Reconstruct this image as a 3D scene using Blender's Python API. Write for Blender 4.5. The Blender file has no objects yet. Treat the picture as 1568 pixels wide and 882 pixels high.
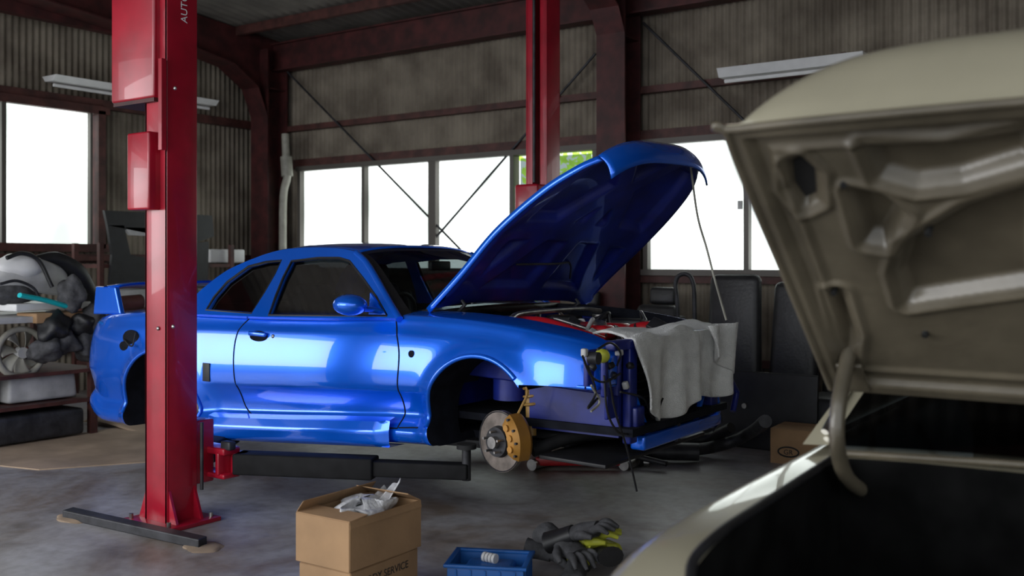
import bpy, bmesh, math, random
import numpy as np
from mathutils import Vector, Matrix, Euler
from mathutils.bvhtree import BVHTree
random.seed(4)
PSI=math.radians(35); C=math.cos(PSI); S=math.sin(PSI); CH=1.47; F=1524.0
def px(u,v,**k):
    t=(u-784)/F; s=-(v-400)/F
    d=Vector((t*C-S, t*S+C, s)); o=Vector((0,0,CH))
    if 'y' in k: q=k['y']/d.y
    elif 'x' in k: q=k['x']/d.x
    elif 'z' in k: q=(k['z']-CH)/d.z
    else: q=k['Z']
    return o+d*q
# ------------------------------------------------------------ materials
def mat(name,col,rough=.5,metal=0,coat=0,noise=0,nscale=8,bump=0,bscale=40,spec=.5,col2=None,emis=None,es=0,detail=4):
    m=bpy.data.materials.new(name); m.use_nodes=True; nt=m.node_tree; b=nt.nodes['Principled BSDF']
    b.inputs['Base Color'].default_value=(*col,1); b.inputs['Roughness'].default_value=rough
    b.inputs['Metallic'].default_value=metal; b.inputs['Coat Weight'].default_value=coat; b.inputs['Coat Roughness'].default_value=.03
    b.inputs['Specular IOR Level'].default_value=spec
    tc=nt.nodes.new('ShaderNodeTexCoord')
    if noise or col2:
        n=nt.nodes.new('ShaderNodeTexNoise'); n.inputs['Scale'].default_value=nscale; n.inputs['Detail'].default_value=detail
        nt.links.new(tc.outputs['Object'],n.inputs['Vector'])
        r=nt.nodes.new('ShaderNodeValToRGB'); r.color_ramp.elements[0].position=.35; r.color_ramp.elements[1].position=.68
        c2=col2 if col2 else tuple(min(1,c*(1+noise)) for c in col); c1=col if col2 else tuple(c*(1-noise) for c in col)
        r.color_ramp.elements[0].color=(*c1,1); r.color_ramp.elements[1].color=(*c2,1)
        nt.links.new(n.outputs['Fac'],r.inputs['Fac']); nt.links.new(r.outputs['Color'],b.inputs['Base Color'])
    if bump:
        n2=nt.nodes.new('ShaderNodeTexNoise'); n2.inputs['Scale'].default_value=bscale; n2.inputs['Detail'].default_value=5
        nt.links.new(tc.outputs['Object'],n2.inputs['Vector'])
        bp=nt.nodes.new('ShaderNodeBump'); bp.inputs['Strength'].default_value=bump; bp.inputs['Distance'].default_value=.02
        nt.links.new(n2.outputs['Fac'],bp.inputs['Height']); nt.links.new(bp.outputs['Normal'],b.inputs['Normal'])
    if emis:
        b.inputs['Emission Color'].default_value=(*emis,1); b.inputs['Emission Strength'].default_value=es
    return m
def glassmat(name,tint,gloss=.12):
    m=bpy.data.materials.new(name); m.use_nodes=True; nt=m.node_tree
    for n in list(nt.nodes):
        if n.type!='OUTPUT_MATERIAL': nt.nodes.remove(n)
    out=[n for n in nt.nodes if n.type=='OUTPUT_MATERIAL'][0]
    tr=nt.nodes.new('ShaderNodeBsdfTransparent'); tr.inputs[0].default_value=(*tint,1)
    gl=nt.nodes.new('ShaderNodeBsdfGlossy'); gl.inputs['Roughness'].default_value=.03
    lw=nt.nodes.new('ShaderNodeLayerWeight'); lw.inputs[0].default_value=.35
    mp=nt.nodes.new('ShaderNodeMath'); mp.operation='MULTIPLY_ADD'; mp.inputs[1].default_value=.25; mp.inputs[2].default_value=gloss*.3
    mx=nt.nodes.new('ShaderNodeMixShader')
    nt.links.new(lw.outputs['Fresnel'],mp.inputs[0]); nt.links.new(mp.outputs[0],mx.inputs[0])
    nt.links.new(tr.outputs[0],mx.inputs[1]); nt.links.new(gl.outputs[0],mx.inputs[2]); nt.links.new(mx.outputs[0],out.inputs[0])
    return m
M={}
M['blue']=mat('blue_paint',(.002,.15,.92),.24,.5,1,noise=.04,nscale=3)
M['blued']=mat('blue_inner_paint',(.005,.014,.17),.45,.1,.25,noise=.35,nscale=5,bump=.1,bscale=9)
M['bay']=mat('dark_inner',(.008,.009,.014),.85,noise=.4,spec=.15)
M['trunk']=mat('trunk_carpet',(.006,.006,.006),.95,noise=.4,spec=.05)
M['black']=mat('black_plastic',(.012,.012,.014),.5,noise=.3,nscale=12)
M['armb']=mat('black_arm_paint',(.008,.008,.009),.75,noise=.3,nscale=12,spec=.25)
M['rubber']=mat('rubber',(.015,.015,.016),.8)
M['seat']=mat('black_vinyl',(.02,.02,.022),.45,noise=.3,nscale=9,bump=.15)
M['red']=mat('lift_red_paint',(.33,.005,.020),.33,0,.35,noise=.18,nscale=5)
M['redd']=mat('oxide_red_steel',(.055,.010,.010),.6,noise=.45,nscale=6)
M['girt']=mat('oxide_brown_steel',(.07,.022,.018),.6,noise=.4,nscale=7)
M['wall']=mat('corrugated_sheet',(.11,.088,.065),.75,noise=.0,nscale=2.2,col2=(.25,.215,.165),bump=.3,bscale=25)
M['ceil']=mat('ceiling_sheet',(.10,.09,.08),.8,col2=(.17,.155,.135),nscale=2)
M['alu']=mat('window_aluminium',(.10,.09,.08),.5,.3)
M['steel']=mat('steel',(.35,.34,.33),.35,.9,noise=.3,nscale=14)
M['disc']=mat('brake_disc_iron',(.20,.17,.15),.42,.75,noise=.3,nscale=18)
M['gold']=mat('gold_caliper',(.42,.20,.035),.42,.35,.15,noise=.15)
M['dsteel']=mat('dark_steel',(.04,.04,.045),.5,.4,noise=.4,nscale=10)
M['card']=mat('cardboard',(.34,.205,.105),.85,noise=.12,nscale=5,bump=.08)
M['paper']=mat('kraft_sheet',(.34,.25,.175),.85,noise=.2,nscale=3)
M['towel']=mat('towel_cloth',(.80,.80,.78),.95,noise=.10,nscale=12,bump=.7,bscale=160)
M['beige']=mat('beige_paint',(.42,.385,.28),.3,.15,.8,noise=.06,nscale=4)
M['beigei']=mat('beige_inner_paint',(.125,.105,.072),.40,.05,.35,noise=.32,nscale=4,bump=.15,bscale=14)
M['crate']=mat('blue_crate_plastic',(.01,.10,.36),.4,noise=.1)
M['yel']=mat('yellow_rubber',(.50,.52,.05),.5,noise=.2)
M['grey']=mat('grey_cloth',(.06,.06,.065),.85,noise=.4,nscale=15,bump=.3)
M['lgrey']=mat('light_grey',(.45,.45,.45),.5,noise=.2,nscale=6)
M['white']=mat('white_enamel',(.7,.7,.7),.4,noise=.05)
M['redp']=mat('red_engine_part',(.45,.01,.015),.35,0,.4)
M['teal']=mat('teal_plastic',(.01,.5,.55),.4)
M['plast']=mat('plastic_bag',(.6,.6,.62),.25,noise=.2,nscale=20,bump=.5)
M['pvc']=mat('pvc_pipe',(.28,.27,.23),.5,noise=.2)
M['ink']=mat('printed_ink',(.02,.02,.02),.7)
M['glow_leaf']=mat('glow_leaf',(.35,.5,.08),.6,noise=.5,nscale=3,emis=(.55,.85,.12),es=1.1)  # leaves glow: outdoor brightness is put into their emission
M['amber']=mat('grease_amber',(.3,.17,.04),.5)
M['glass']=glassmat('tinted_glass',(.50,.55,.54),.12)
M['sglass']=glassmat('side_glass',(.30,.33,.34),.10)
M['dglass']=glassmat('dark_tinted_glass',(.03,.035,.04),.10)
M['chrome']=mat('chrome',(.7,.7,.7),.12,1)
def frosted(name,base,strength,dark=.75):
    m=bpy.data.materials.new(name); m.use_nodes=True; nt=m.node_tree; b=nt.nodes['Principled BSDF']
    b.inputs['Base Color'].default_value=(.7,.72,.7,1); b.inputs['Roughness'].default_value=.35
    tc=nt.nodes.new('ShaderNodeTexCoord'); n=nt.nodes.new('ShaderNodeTexNoise'); n.inputs['Scale'].default_value=1.1; n.inputs['Detail'].default_value=1
    nt.links.new(tc.outputs['Object'],n.inputs['Vector'])
    r=nt.nodes.new('ShaderNodeValToRGB'); r.color_ramp.elements[0].position=.3; r.color_ramp.elements[1].position=.6
    r.color_ramp.elements[0].color=(base[0]*dark,base[1]*dark*1.06,base[2]*dark,1); r.color_ramp.elements[1].color=(*base,1)
    nt.links.new(n.outputs['Fac'],r.inputs['Fac']); nt.links.new(r.outputs['Color'],b.inputs['Emission Color'])
    b.inputs['Emission Strength'].default_value=strength
    return m
M['frost']=frosted('frosted_daylit_glass',(.93,1,.97),2.3,.36)
def floormat():
    m=mat('concrete',(.3,.3,.3),.42); nt=m.node_tree; b=nt.nodes['Principled BSDF']
    tc=nt.nodes.new('ShaderNodeTexCoord')
    n=nt.nodes.new('ShaderNodeTexNoise'); n.inputs['Scale'].default_value=.9; n.inputs['Detail'].default_value=8; n.inputs['Roughness'].default_value=.62; n.inputs['Distortion'].default_value=.6
    n3=nt.nodes.new('ShaderNodeTexNoise'); n3.inputs['Scale'].default_value=14; n3.inputs['Detail'].default_value=8
    n4=nt.nodes.new('ShaderNodeTexNoise'); n4.inputs['Scale'].default_value=2.3; n4.inputs['Detail'].default_value=6
    r=nt.nodes.new('ShaderNodeValToRGB'); e=r.color_ramp.elements
    e[0].position=.36; e[0].color=(.20,.155,.125,1); e[1].position=.62; e[1].color=(.40,.40,.43,1)
    x=e.new(.49); x.color=(.31,.295,.30,1)
    mx=nt.nodes.new('ShaderNodeMixRGB'); mx.blend_type='MULTIPLY'; mx.inputs[0].default_value=.5
    mx2=nt.nodes.new('ShaderNodeMixRGB'); mx2.blend_type='MULTIPLY'; mx2.inputs[0].default_value=.7
    r2=nt.nodes.new('ShaderNodeValToRGB'); r2.color_ramp.elements[0].position=.3; r2.color_ramp.elements[1].position=.6; r2.color_ramp.elements[0].color=(.5,.48,.45,1)
    r3=nt.nodes.new('ShaderNodeValToRGB'); r3.color_ramp.elements[0].position=.30; r3.color_ramp.elements[1].position=.46; r3.color_ramp.elements[0].color=(.42,.38,.35,1)
    L=nt.links.new
    L(tc.outputs['Object'],n.inputs['Vector']); L(tc.outputs['Object'],n3.inputs['Vector']); L(tc.outputs['Object'],n4.inputs['Vector'])
    L(n.outputs['Fac'],r.inputs['Fac']); L(n3.outputs['Fac'],r2.inputs['Fac']); L(n4.outputs['Fac'],r3.inputs['Fac']); L(r.outputs['Color'],mx.inputs[1]); L(r2.outputs['Color'],mx.inputs[2])
    L(mx.outputs[0],mx2.inputs[1]); L(r3.outputs['Color'],mx2.inputs[2]); L(mx2.outputs[0],b.inputs['Base Color'])
    bp=nt.nodes.new('ShaderNodeBump'); bp.inputs['Strength'].default_value=.15; bp.inputs['Distance'].default_value=.01
    L(n3.outputs['Fac'],bp.inputs['Height']); L(bp.outputs['Normal'],b.inputs['Normal'])
    return m
M['floor']=floormat()
M['ground']=mat('asphalt',(.16,.16,.16),.9,noise=.2)
# ------------------------------------------------------------ geometry helpers
COL=bpy.context.scene.collection
def grp(name,loc=(0,0,0)):
    e=bpy.data.objects.new(name,None); e.empty_display_size=.1; COL.objects.link(e); e.location=loc
    return e
def fin(name,me,parent):
    o=bpy.data.objects.new(name,me); COL.objects.link(o)
    if parent is not None:
        o.parent=parent; o.matrix_parent_inverse=Matrix.Translation(parent.location).inverted()
    return o
def sharpen(me,ang=35):
    bm=bmesh.new(); bm.from_mesh(me); a=math.radians(ang)
    for f in bm.faces: f.smooth=True
    for e in bm.edges:
        if len(e.link_faces)==2: e.smooth = e.calc_face_angle(0)<a
    bm.to_mesh(me); bm.free()
def mesh(name,vs,fs,m,parent=None,smooth=None,recalc=True,mi=None):
    me=bpy.data.meshes.new(name); me.from_pydata([tuple(v) for v in vs],[],fs)
    for x in (m if isinstance(m,list) else [m]): me.materials.append(M[x])
    if mi: 
        for p,i in zip(me.polygons,mi): p.material_index=i
    if recalc:
        bm=bmesh.new(); bm.from_mesh(me); bmesh.ops.recalc_face_normals(bm,faces=bm.faces[:]); bm.to_mesh(me); bm.free()
    if smooth: sharpen(me,smooth)
    return fin(name,me,parent)
def box(name,c,s,m,parent=None,bev=.0,rot=(0,0,0),taper=None):
    bm=bmesh.new(); bmesh.ops.create_cube(bm,size=1)
    for v in bm.verts:
        if taper and v.co.z>0: v.co.x*=taper[0]; v.co.y*=taper[1]
        v.co=Vector((v.co.x*s[0],v.co.y*s[1],v.co.z*s[2]))
    if bev>0: bmesh.ops.bevel(bm,geom=bm.edges[:],offset=min(bev,min(s)*.45),segments=3,affect='EDGES',profile=.5)
    R=Euler(rot).to_matrix().to_4x4()
    bmesh.ops.transform(bm,matrix=Matrix.Translation(Vector(c))@R,verts=bm.verts[:])
    me=bpy.data.meshes.new(name); bm.to_mesh(me); bm.free(); me.materials.append(M[m])
    if bev>0: sharpen(me,40)
    return fin(name,me,parent)
def catmull(P,n):
    P=[Vector(p) for p in P]; out=[]
    if len(P)<3: 
        return [P[0].lerp(P[-1],i/n) for i in range(n+1)]
    Q=[P[0]*2-P[1]]+P+[P[-1]*2-P[-2]]
    seg=len(P)-1
    for i in range(n+1):
        x=i/n*seg; k=min(int(x),seg-1); t=x-k
        a,b,c,d=Q[k:k+4]
        out.append(.5*((2*b)+(c-a)*t+(2*a-5*b+4*c-d)*t*t+(3*b-a-3*c+d)*t**3))
    return out
def tube(name,pts,r,m,parent=None,seg=10,n=None,cyc=False,cap=True,rr=None,flat=1.0):
    P=catmull(pts,n) if n else [Vector(p) for p in pts]
    N=len(P); vs=[];fs=[]; up=None
    for i in range(N):
        if cyc: T=(P[(i+1)%N]-P[i-1]).normalized()
        else: T=(P[min(i+1,N-1)]-P[max(i-1,0)]).normalized()
        if up is None:
            up=Vector((0,0,1)) if abs(T.z)<.9 else Vector((0,1,0))
        a=T.cross(up).normalized(); b=a.cross(T).normalized(); up=b
        R=r if rr is None else np.interp(i/(N-1),np.linspace(0,1,len(rr)),rr)
        for j in range(seg):
            th=2*math.pi*j/seg; vs.append(P[i]+a*math.cos(th)*R+b*math.sin(th)*R*flat)
    for i in range(N if cyc else N-1):
        for j in range(seg):
            i2=(i+1)%N; fs.append((i*seg+j,i*seg+(j+1)%seg,i2*seg+(j+1)%seg,i2*seg+j))
    if cap and not cyc:
        fs.append(tuple(range(seg))); fs.append(tuple(range((N-1)*seg,N*seg)))
    return mesh(name,vs,fs,m,parent,50)
def cyl(name,p0,p1,r,m,parent=None,seg=24,r2=None):
    return tube(name,[p0,p1],r,m,parent,seg,rr=None if r2 is None else [r,r2])
def grid(name,f,nu,nv,m,parent=None,smooth=40,thick=0,mi=None):
    vs=[f(i/nu,j/nv) for i in range(nu+1) for j in range(nv+1)]; fs=[];mm=[]
    for i in range(nu):
        for j in range(nv):
            a=i*(nv+1)+j; fs.append((a,a+1,a+nv+2,a+nv+1)); mm.append(mi((i+.5)/nu,(j+.5)/nv) if mi else 0)
    o=mesh(name,vs,fs,m,parent,smooth,mi=mm)
    if thick:
        md=o.modifiers.new('t','SOLIDIFY'); md.thickness=thick; md.offset=0
    return o
def prism(name,poly,axis,a,b,m,parent=None,bev=0):
    def mk(p,t):
        return {'x':(t,p[0],p[1]),'y':(p[0],t,p[1]),'z':(p[0],p[1],t)}[axis]
    n=len(poly); vs=[mk(p,a) for p in poly]+[mk(p,b) for p in poly]
    fs=[tuple(range(n)),tuple(range(n,2*n))]+[(i,(i+1)%n,n+(i+1)%n,n+i) for i in range(n)]
    o=mesh(name,vs,fs,m,parent)
    if bev:
        md=o.modifiers.new('b','BEVEL'); md.width=bev; md.segments=3
    return o
def ell(name,c,s,m,parent=None,rot=(0,0,0),noise=0,sub=3):
    bm=bmesh.new(); bmesh.ops.create_icosphere(bm,subdivisions=sub,radius=1)
    for v in bm.verts:
        k=1+noise*(math.sin(v.co.x*5+c[0]*9)*math.cos(v.co.y*4+c[1]*7)+.6*math.sin(v.co.z*7+v.co.x*3))
        v.co=Vector((v.co.x*s[0]*k,v.co.y*s[1]*k,v.co.z*s[2]*k))
    bmesh.ops.transform(bm,matrix=Matrix.Translation(Vector(c))@Euler(rot).to_matrix().to_4x4(),verts=bm.verts[:])
    me=bpy.data.meshes.new(name); bm.to_mesh(me); bm.free(); me.materials.append(M[m]); sharpen(me,80)
    return fin(name,me,parent)
def pchip(x,y):
    x=np.array(x,float);y=np.array(y,float);h=np.diff(x);d=np.diff(y)/h;m=np.zeros(len(x))
    for i in range(1,len(x)-1):
        if d[i-1]*d[i]>0:
            w1=2*h[i]+h[i-1];w2=h[i]+2*h[i-1];m[i]=(w1+w2)/(w1/d[i-1]+w2/d[i])
    m[0]=d[0];m[-1]=d[-1]
    def f(t):
        t=min(max(t,x[0]),x[-1]);k=min(max(int(np.searchsorted(x,t))-1,0),len(x)-2)
        s=(t-x[k])/h[k]
        return float(y[k]*(2*s**3-3*s*s+1)+h[k]*m[k]*(s**3-2*s*s+s)+y[k+1]*(-2*s**3+3*s*s)+h[k]*m[k+1]*(s**3-s*s))
    return f
def vol(me):
    bm=bmesh.new(); bm.from_mesh(me); v=bm.calc_volume(); bm.free(); return v
def cut(o,cutters):
    for c in cutters:
        v0=vol(o.data); done=False
        for selfi in (False,True):
            md=o.modifiers.new('c','BOOLEAN'); md.operation='DIFFERENCE'; md.solver='EXACT'; md.object=c; md.use_self=selfi
            try: md.material_mode='INDEX'
            except Exception: pass
            dg=bpy.context.evaluated_depsgraph_get(); dg.update()
            me=bpy.data.meshes.new_from_object(o.evaluated_get(dg)); o.modifiers.clear()
            v1=vol(me)
            if v1>.3*v0: o.data=me; done=True; break
        print('cut',round(v0,3),round(v1,3),done)
    for c in cutters: bpy.data.objects.remove(c)
    sharpen(o.data,32)
def cbox(lo,hi,mats):
    o=box('cutter',[(a+b)/2 for a,b in zip(lo,hi)],[b-a for a,b in zip(lo,hi)],mats[0])
    o.data.materials.clear()
    for x in mats: o.data.materials.append(M[x])
    for p in o.data.polygons: p.material_index=1
    return o
def ccyl(p0,p1,r,mats,seg=56):
    o=cyl('cutter',p0,p1,r,mats[0],seg=seg); o.data.materials.clear()
    for x in mats: o.data.materials.append(M[x])
    for p in o.data.polygons: p.material_index=1
    return o
# ------------------------------------------------------------ ROOM
YB=9.1; XL=-10.5
box('floor',(-2.5,2.5,-.1),(18,17,.2),'floor')
box('ground',(-5,0,-.3),(90,90,.1),'ground')
def corr(name,a0,a1,z0,z1,axis,const,parent,m='wall',amp=.012,per=.076):
    n=int((a1-a0)/per*6); vs=[];fs=[]
    for i in range(n+1):
        a=a0+(a1-a0)*i/n; d=amp*math.sin(2*math.pi*a/per)
        for z in (z0,z1):
            vs.append((a,const+d,z) if axis=='x' else (const+d,a,z))
    for i in range(n): fs.append((2*i,2*i+1,2*i+3,2*i+2))
    return mesh(name,vs,fs,m,parent,60)
wb=grp('wall_back',(-3,YB,0))
zt=4.35; W1=(-9.62,-5.22); W2=(-4.63,-1.6); ZW0,ZW1=1.36,2.66
corr('sheet_low',XL,5,0,ZW0,'x',YB,wb); corr('sheet_high',XL,5,ZW1,zt,'x',YB,wb)
corr('sheet_a',XL,W1[0],ZW0,ZW1,'x',YB,wb); corr('sheet_b',W1[1],W2[0],ZW0,ZW1,'x',YB,wb); corr('sheet_c',W2[1],5,ZW0,ZW1,'x',YB,wb)
wl=grp('wall_left',(XL,3,0))
LW=(4.2,6.62); LZ=(1.62,3.19); DO=1.0
corr('sheet_low',DO,YB,0,LZ[0],'y',XL,wl); corr('sheet_high',-5,YB,LZ[1],4.9,'y',XL,wl)
corr('sheet_a',DO,LW[0],*LZ,'y',XL,wl); corr('sheet_b',LW[1],YB,*LZ,'y',XL,wl)
g=grp('added_opening',(XL,-2,1.5)); box('jamb',(XL,DO-.03,1.6),(.16,.08,3.2),'girt',g); box('header',(XL,-2,3.22),(.18,6,.1),'girt',g); box('added_shutter',(XL+.12,-2,3.5),(.4,6,.4),'lgrey',g,.12)  # unseen side opening, added so the car flank reflects bright sky
wr=grp('wall_right',(5,3,0)); corr('sheet',1.5,YB,0,4.9,'y',5.0,wr)
cg=grp('ceiling',(-3,4,4.4))
def ceilf(u,v):
    x=XL+15.5*u; y=YB-11.5*v; return (x,y,4.36+.10*(YB-y)*1.0+.015*math.sin(2*math.pi*x/.15))
grid('ceiling_sheet',ceilf,620,2,'ceil',cg,60)
for i in range(9):
    y=8.3-1.3*i; box('purlin_%d'%i,(-2.75,y,4.29+.1*(YB-y)),(15.4,.06,.11),'girt',cg)
def column(name,x,y,h,w=.32,d=.34):
    g=grp(name,(x,y,0))
    box('web',(x,y,h/2),(.02,d-.02,h),'redd',g)
    for s in (-1,1): box('flange_%d'%(s+2),(x,y+s*(d/2-.01),h/2),(w,.022,h),'redd',g)
    box('stiffener',(x,y,h-.5),(w-.02,d-.03,.015),'redd',g)
    box('base_plate',(x,y,.012),(w+.12,d+.12,.024),'redd',g)
    return g
def rafter(name,x,y0,small=False):
    g=grp(name,(x,4,4))
    fl=[(y0-.17,3.35),(y0-.32,3.7),(y0-.7,3.93),(y0-1.3,4.03),(-2,4.9)] if not small else [(y0-.17,3.75),(y0-.30,3.98),(y0-.5,4.10),(y0-.9,4.17),(-2,5.0)]
    poly=[(y0+.17,4.36),(y0+.17,fl[0][1])]+fl+[(-2,5.2)]
    prism('web',poly,'x',x-.012,x+.012,'redd',g)
    for k in range(len(fl)-1):
        (ya,za),(yb,zb)=fl[k],fl[k+1]
        vs=[(x-.16,ya,za),(x+.16,ya,za),(x+.16,yb,zb),(x-.16,yb,zb)]+[(x-.16,ya,za-.02),(x+.16,ya,za-.02),(x+.16,yb,zb-.02),(x-.16,yb,zb-.02)]
        mesh('flange_%d'%k,vs,[(0,1,2,3),(4,5,6,7),(0,1,5,4),(1,2,6,5),(2,3,7,6),(3,0,4,7)],'redd',g)
    return g
for x in (-10.05,-4.87,.4):
    column('steel_column',x,8.83,4.2); rafter('roof_beam',x,8.83,x>-9)
eb=grp('eave_beam',(-3,9,4.2))
box('top_flange',(-2.75,8.93,4.3),(15.4,.18,.02),'redd',eb); box('web',(-2.75,8.9,4.13),(15.4,.02,.34),'redd',eb); box('low_flange',(-2.75,8.93,3.96),(15.4,.18,.02),'redd',eb)
wg=grp('wall_girt',(-3,9,2))
for i,z in enumerate((3.2,2.73,1.29,.5)):
    box('girt_%d'%i,(-2.75,9.03,z),(15.3,.08,.07 if z!=2.73 else .12),'girt',wg)
wg2=grp('wall_girt',(-10.4,5,2))
for i,z in enumerate((3.27,1.5,.5)):
    box('girt_%d'%i,(-10.43,5.05,z),(.08,8.0,.1),'girt',wg2)
rafl=grp('gable_beam',(-10.4,3,4)); box('web',(-10.3,3.3,4.22),(.12,11.4,.3),'redd',rafl)
br=grp('brace_rods',(-7,8.95,2.5)); yb=8.97
for i,(a,b) in enumerate([((440,110),(705,382)),((912,82),(655,378)),((985,35),(1145,190))]):
    cyl('rod_%d'%i,px(*a,y=yb),px(*b,y=yb),.014,'dsteel',br,8)
def window_x(name,x0,x1,z0,z1,mull,skip=(),thickm=()):
    g=grp(name,((x0+x1)/2,YB,(z0+z1)/2)); y=9.0
    for nm,zz in (('head',z1),('sill',z0)): box(nm,((x0+x1)/2,y,zz),(x1-x0+.1,.14,.06),'alu',g)
    xs=[x0]+list(mull)+[x1]
    for i,x in enumerate(xs): box('mullion_%d'%i,(x,y,(z0+z1)/2),(.11 if i in thickm else .05,.12,z1-z0),'alu',g)
    for i in range(len(xs)-1):
        if i in skip: continue
        box('pane_%d'%i,((xs[i]+xs[i+1])/2,y+.02,(z0+z1)/2),(xs[i+1]-xs[i]-.04,.008,z1-z0-.04),'frost',g)
    return g
g=window_x('window_1',W1[0],W1[1],ZW0,ZW1,(-8.49,-7.40,-6.27),skip=(3,),thickm=(2,))
box('clear_pane',(-5.75,9.02,2.0),(.9,.006,1.2),'glass',g)
g=window_x('window_2',W2[0],W2[1],ZW0,ZW1,(-3.57,-2.6))
box('latch',(-3.62,8.92,2.0),(.04,.03,.08),'lgrey',g)
g=grp('window_3',(XL,5.4,2.4)); x=-10.42
for nm,zz in (('head',LZ[1]),('sill',LZ[0])): box(nm,(x,(LW[0]+LW[1])/2,zz),(.16,LW[1]-LW[0]+.2,.09),'girt',g)
for i,y in enumerate(LW): box('jamb_%d'%i,(x,y,2.4),(.16,.09,LZ[1]-LZ[0]),'girt',g)
box('mullion',(x+.02,5.5,2.4),(.08,.05,LZ[1]-LZ[0]),'alu',g); box('inner_jamb',(x+.03,6.5,2.4),(.06,.03,1.5),'alu',g)
box('pane_1',(x+.0,4.86,2.4),(.008,1.25,1.5),'frost',g); box('pane_2',(x-.01,6.03,2.4),(.008,1.05,1.5),'frost',g)
box('ledge',(-10.33,5.4,1.5),(.3,2.7,.05),'girt',g)
vs=[];fs=[]
for i in range(1500):
    c=Vector((random.uniform(-7.2,-4.4),random.uniform(9.5,11),random.uniform(.6,3.3)))
    a=Vector((random.gauss(0,1),random.gauss(0,1),random.gauss(0,1))).normalized()*random.uniform(.05,.1); b=a.orthogonal().normalized()*.035
    k=len(vs); vs+=[c-a,c+b,c+a,c-b]; fs.append((k,k+1,k+2,k+3))
tr=grp('tree',(-5.8,10.2,0)); mesh('foliage',vs,fs,'glow_leaf',tr,recalc=False); cyl('trunk',(-5.8,10.3,-.25),(-5.8,10.3,2.6),.06,'girt',tr)
g=grp('drain_pipe',(-9.68,8.75,1.5)); p=[px(437,205,y=8.75),px(438,240,y=8.75),px(440,270,y=8.75),px(434,300,y=8.75),px(433,380,y=8.75),px(433,560,y=8.75)]
p[-1].z=0; tube('pipe',p,.05,'pvc',g,n=30); tube('coupling',[p[1],p[2]],.075,'pvc',g)
g=grp('fluorescent_light',(-10.25,7,3.4))
prism('housing',[(-10.42,3.48),(-10.14,3.48),(-10.2,3.42),(-10.36,3.42)],'y',5.95,8.1,'white',g); cyl('tube_lamp',(-10.28,6.0,3.385),(-10.28,8.05,3.385),.018,'white',g)
g=grp('fluorescent_light',(-3.1,8.7,3.2))
prism('housing',[(8.60,3.25),(8.80,3.25),(8.75,3.17),(8.65,3.17)],'x',-3.72,-2.4,'white',g); cyl('tube_lamp',(-3.68,8.7,3.14),(-2.45,8.7,3.14),.018,'white',g)
for i,x in enumerate((-3.5,-2.6)): box('bracket_%d'%i,(x,8.87,3.27),(.04,.3,.03),'girt',g)
# ------------------------------------------------------------ CAR LIFT
lift=grp('two_post_car_lift',(-4.6,5,0))
def post(px_,py_,tag,sgn):
    w=.2; h=3.9; t=.02; y0=py_-.1; y1=py_+.1
    back=y0 if sgn>0 else y1
    box(tag+'_back',(px_,back+(t/2 if sgn>0 else -t/2),h/2),(w,t,h),'red',lift,.004)
    for s in (-1,1):
        box(tag+'_side_%d'%(s+2),(px_+s*(w/2-t/2),py_,h/2),(t,.2,h),'red',lift,.004)
        box(tag+'_lip_%d'%(s+2),(px_+s*(w/2-.035),(y1 if sgn>0 else y0)-sgn*t/2,h/2),(.06,t,h),'red',lift,.004)
    box(tag+'_base_plate',(px_,py_,.012),(.42,.36,.024),'red',lift,.004)
    for s in (-1,1):
        prism(tag+'_gusset_%d'%(s+2),[(px_+s*.1,.02),(px_+s*.17,.02),(px_+s*.1,.2)],'y',py_-.09,py_-.075,'red',lift)
        prism(tag+'_gusset2_%d'%(s+2),[(px_+s*.1,.02),(px_+s*.17,.02),(px_+s*.1,.2)],'y',py_+.075,py_+.09,'red',lift)
        for q in (-1,1): cyl(tag+'_bolt_%d%d'%(s+2,q+2),(px_+s*.17,py_+q*.14,.02),(px_+s*.17,py_+q*.14,.05),.012,'steel',lift,8)
N1=(-4.80,3.50); N2=(-4.42,6.75)
post(*N1,'near_post',1); post(*N2,'far_post',-1)
box('power_unit_cover',(-4.965,3.50,3.1),(.40,.28,1.45),'red',lift,.015)
box('cover_lip',(-4.965,3.50,2.37),(.38,.26,.03),'redd',lift)
box('lock_cover',(-4.86,3.37,1.97),(.2,.09,.43),'red',lift,.012)
box('small_cover_bar',(-4.7,3.37,2.33),(.03,.03,.5),'red',lift)
for i,(u,v) in enumerate([(268,135),(252,202),(242,503),(265,500)]):
    p=px(u,v,y=3.395); ell('rivet_%d'%i,p,(.012,.008,.012),'steel',lift,sub=2)
def txt(s,loc,rot,size,parent,m='ink'):
    cu=bpy.data.curves.new('txt','FONT'); cu.body=s; cu.size=size; cu.extrude=.0006; cu.materials.append(M[m]); cu.align_x='CENTER'
    ob=bpy.data.objects.new('print',cu); COL.objects.link(ob); ob.location=loc; ob.rotation_euler=rot; ob.parent=parent; ob.matrix_parent_inverse=Matrix.Translation(parent.location).inverted()
TR=Matrix(((0,0,1),(0,-1,0),(1,0,0))).to_euler()
txt('AUTO LIFT',(-4.697,3.53,2.95),TR,.06,lift,'white')
def arm(tag,a,b,z,pad_z):
    a=Vector((*a,z)); b=Vector((*b,z)); d=(b-a); L=d.length; ang=math.atan2(d.y,d.x); mid=a+d*.3; mid2=a+d*.7
    box(tag+'_outer',mid,(L*.62,.14,.12),'armb',lift,.012,(0,0,ang)); box(tag+'_inner',mid2,(L*.62,.10,.085),'armb',lift,.01,(0,0,ang))
    cyl(tag+'_pivot',a+Vector((0,0,-.06)),a+Vector((0,0,.06)),.05,'red',lift)
    cyl(tag+'_screw',b+Vector((0,0,-.05)),(b.x,b.y,pad_z-.02),.025,'dsteel',lift); cyl(tag+'_pad',(b.x,b.y,pad_z-.025),(b.x,b.y,pad_z),.055,'rubber',lift)
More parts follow.
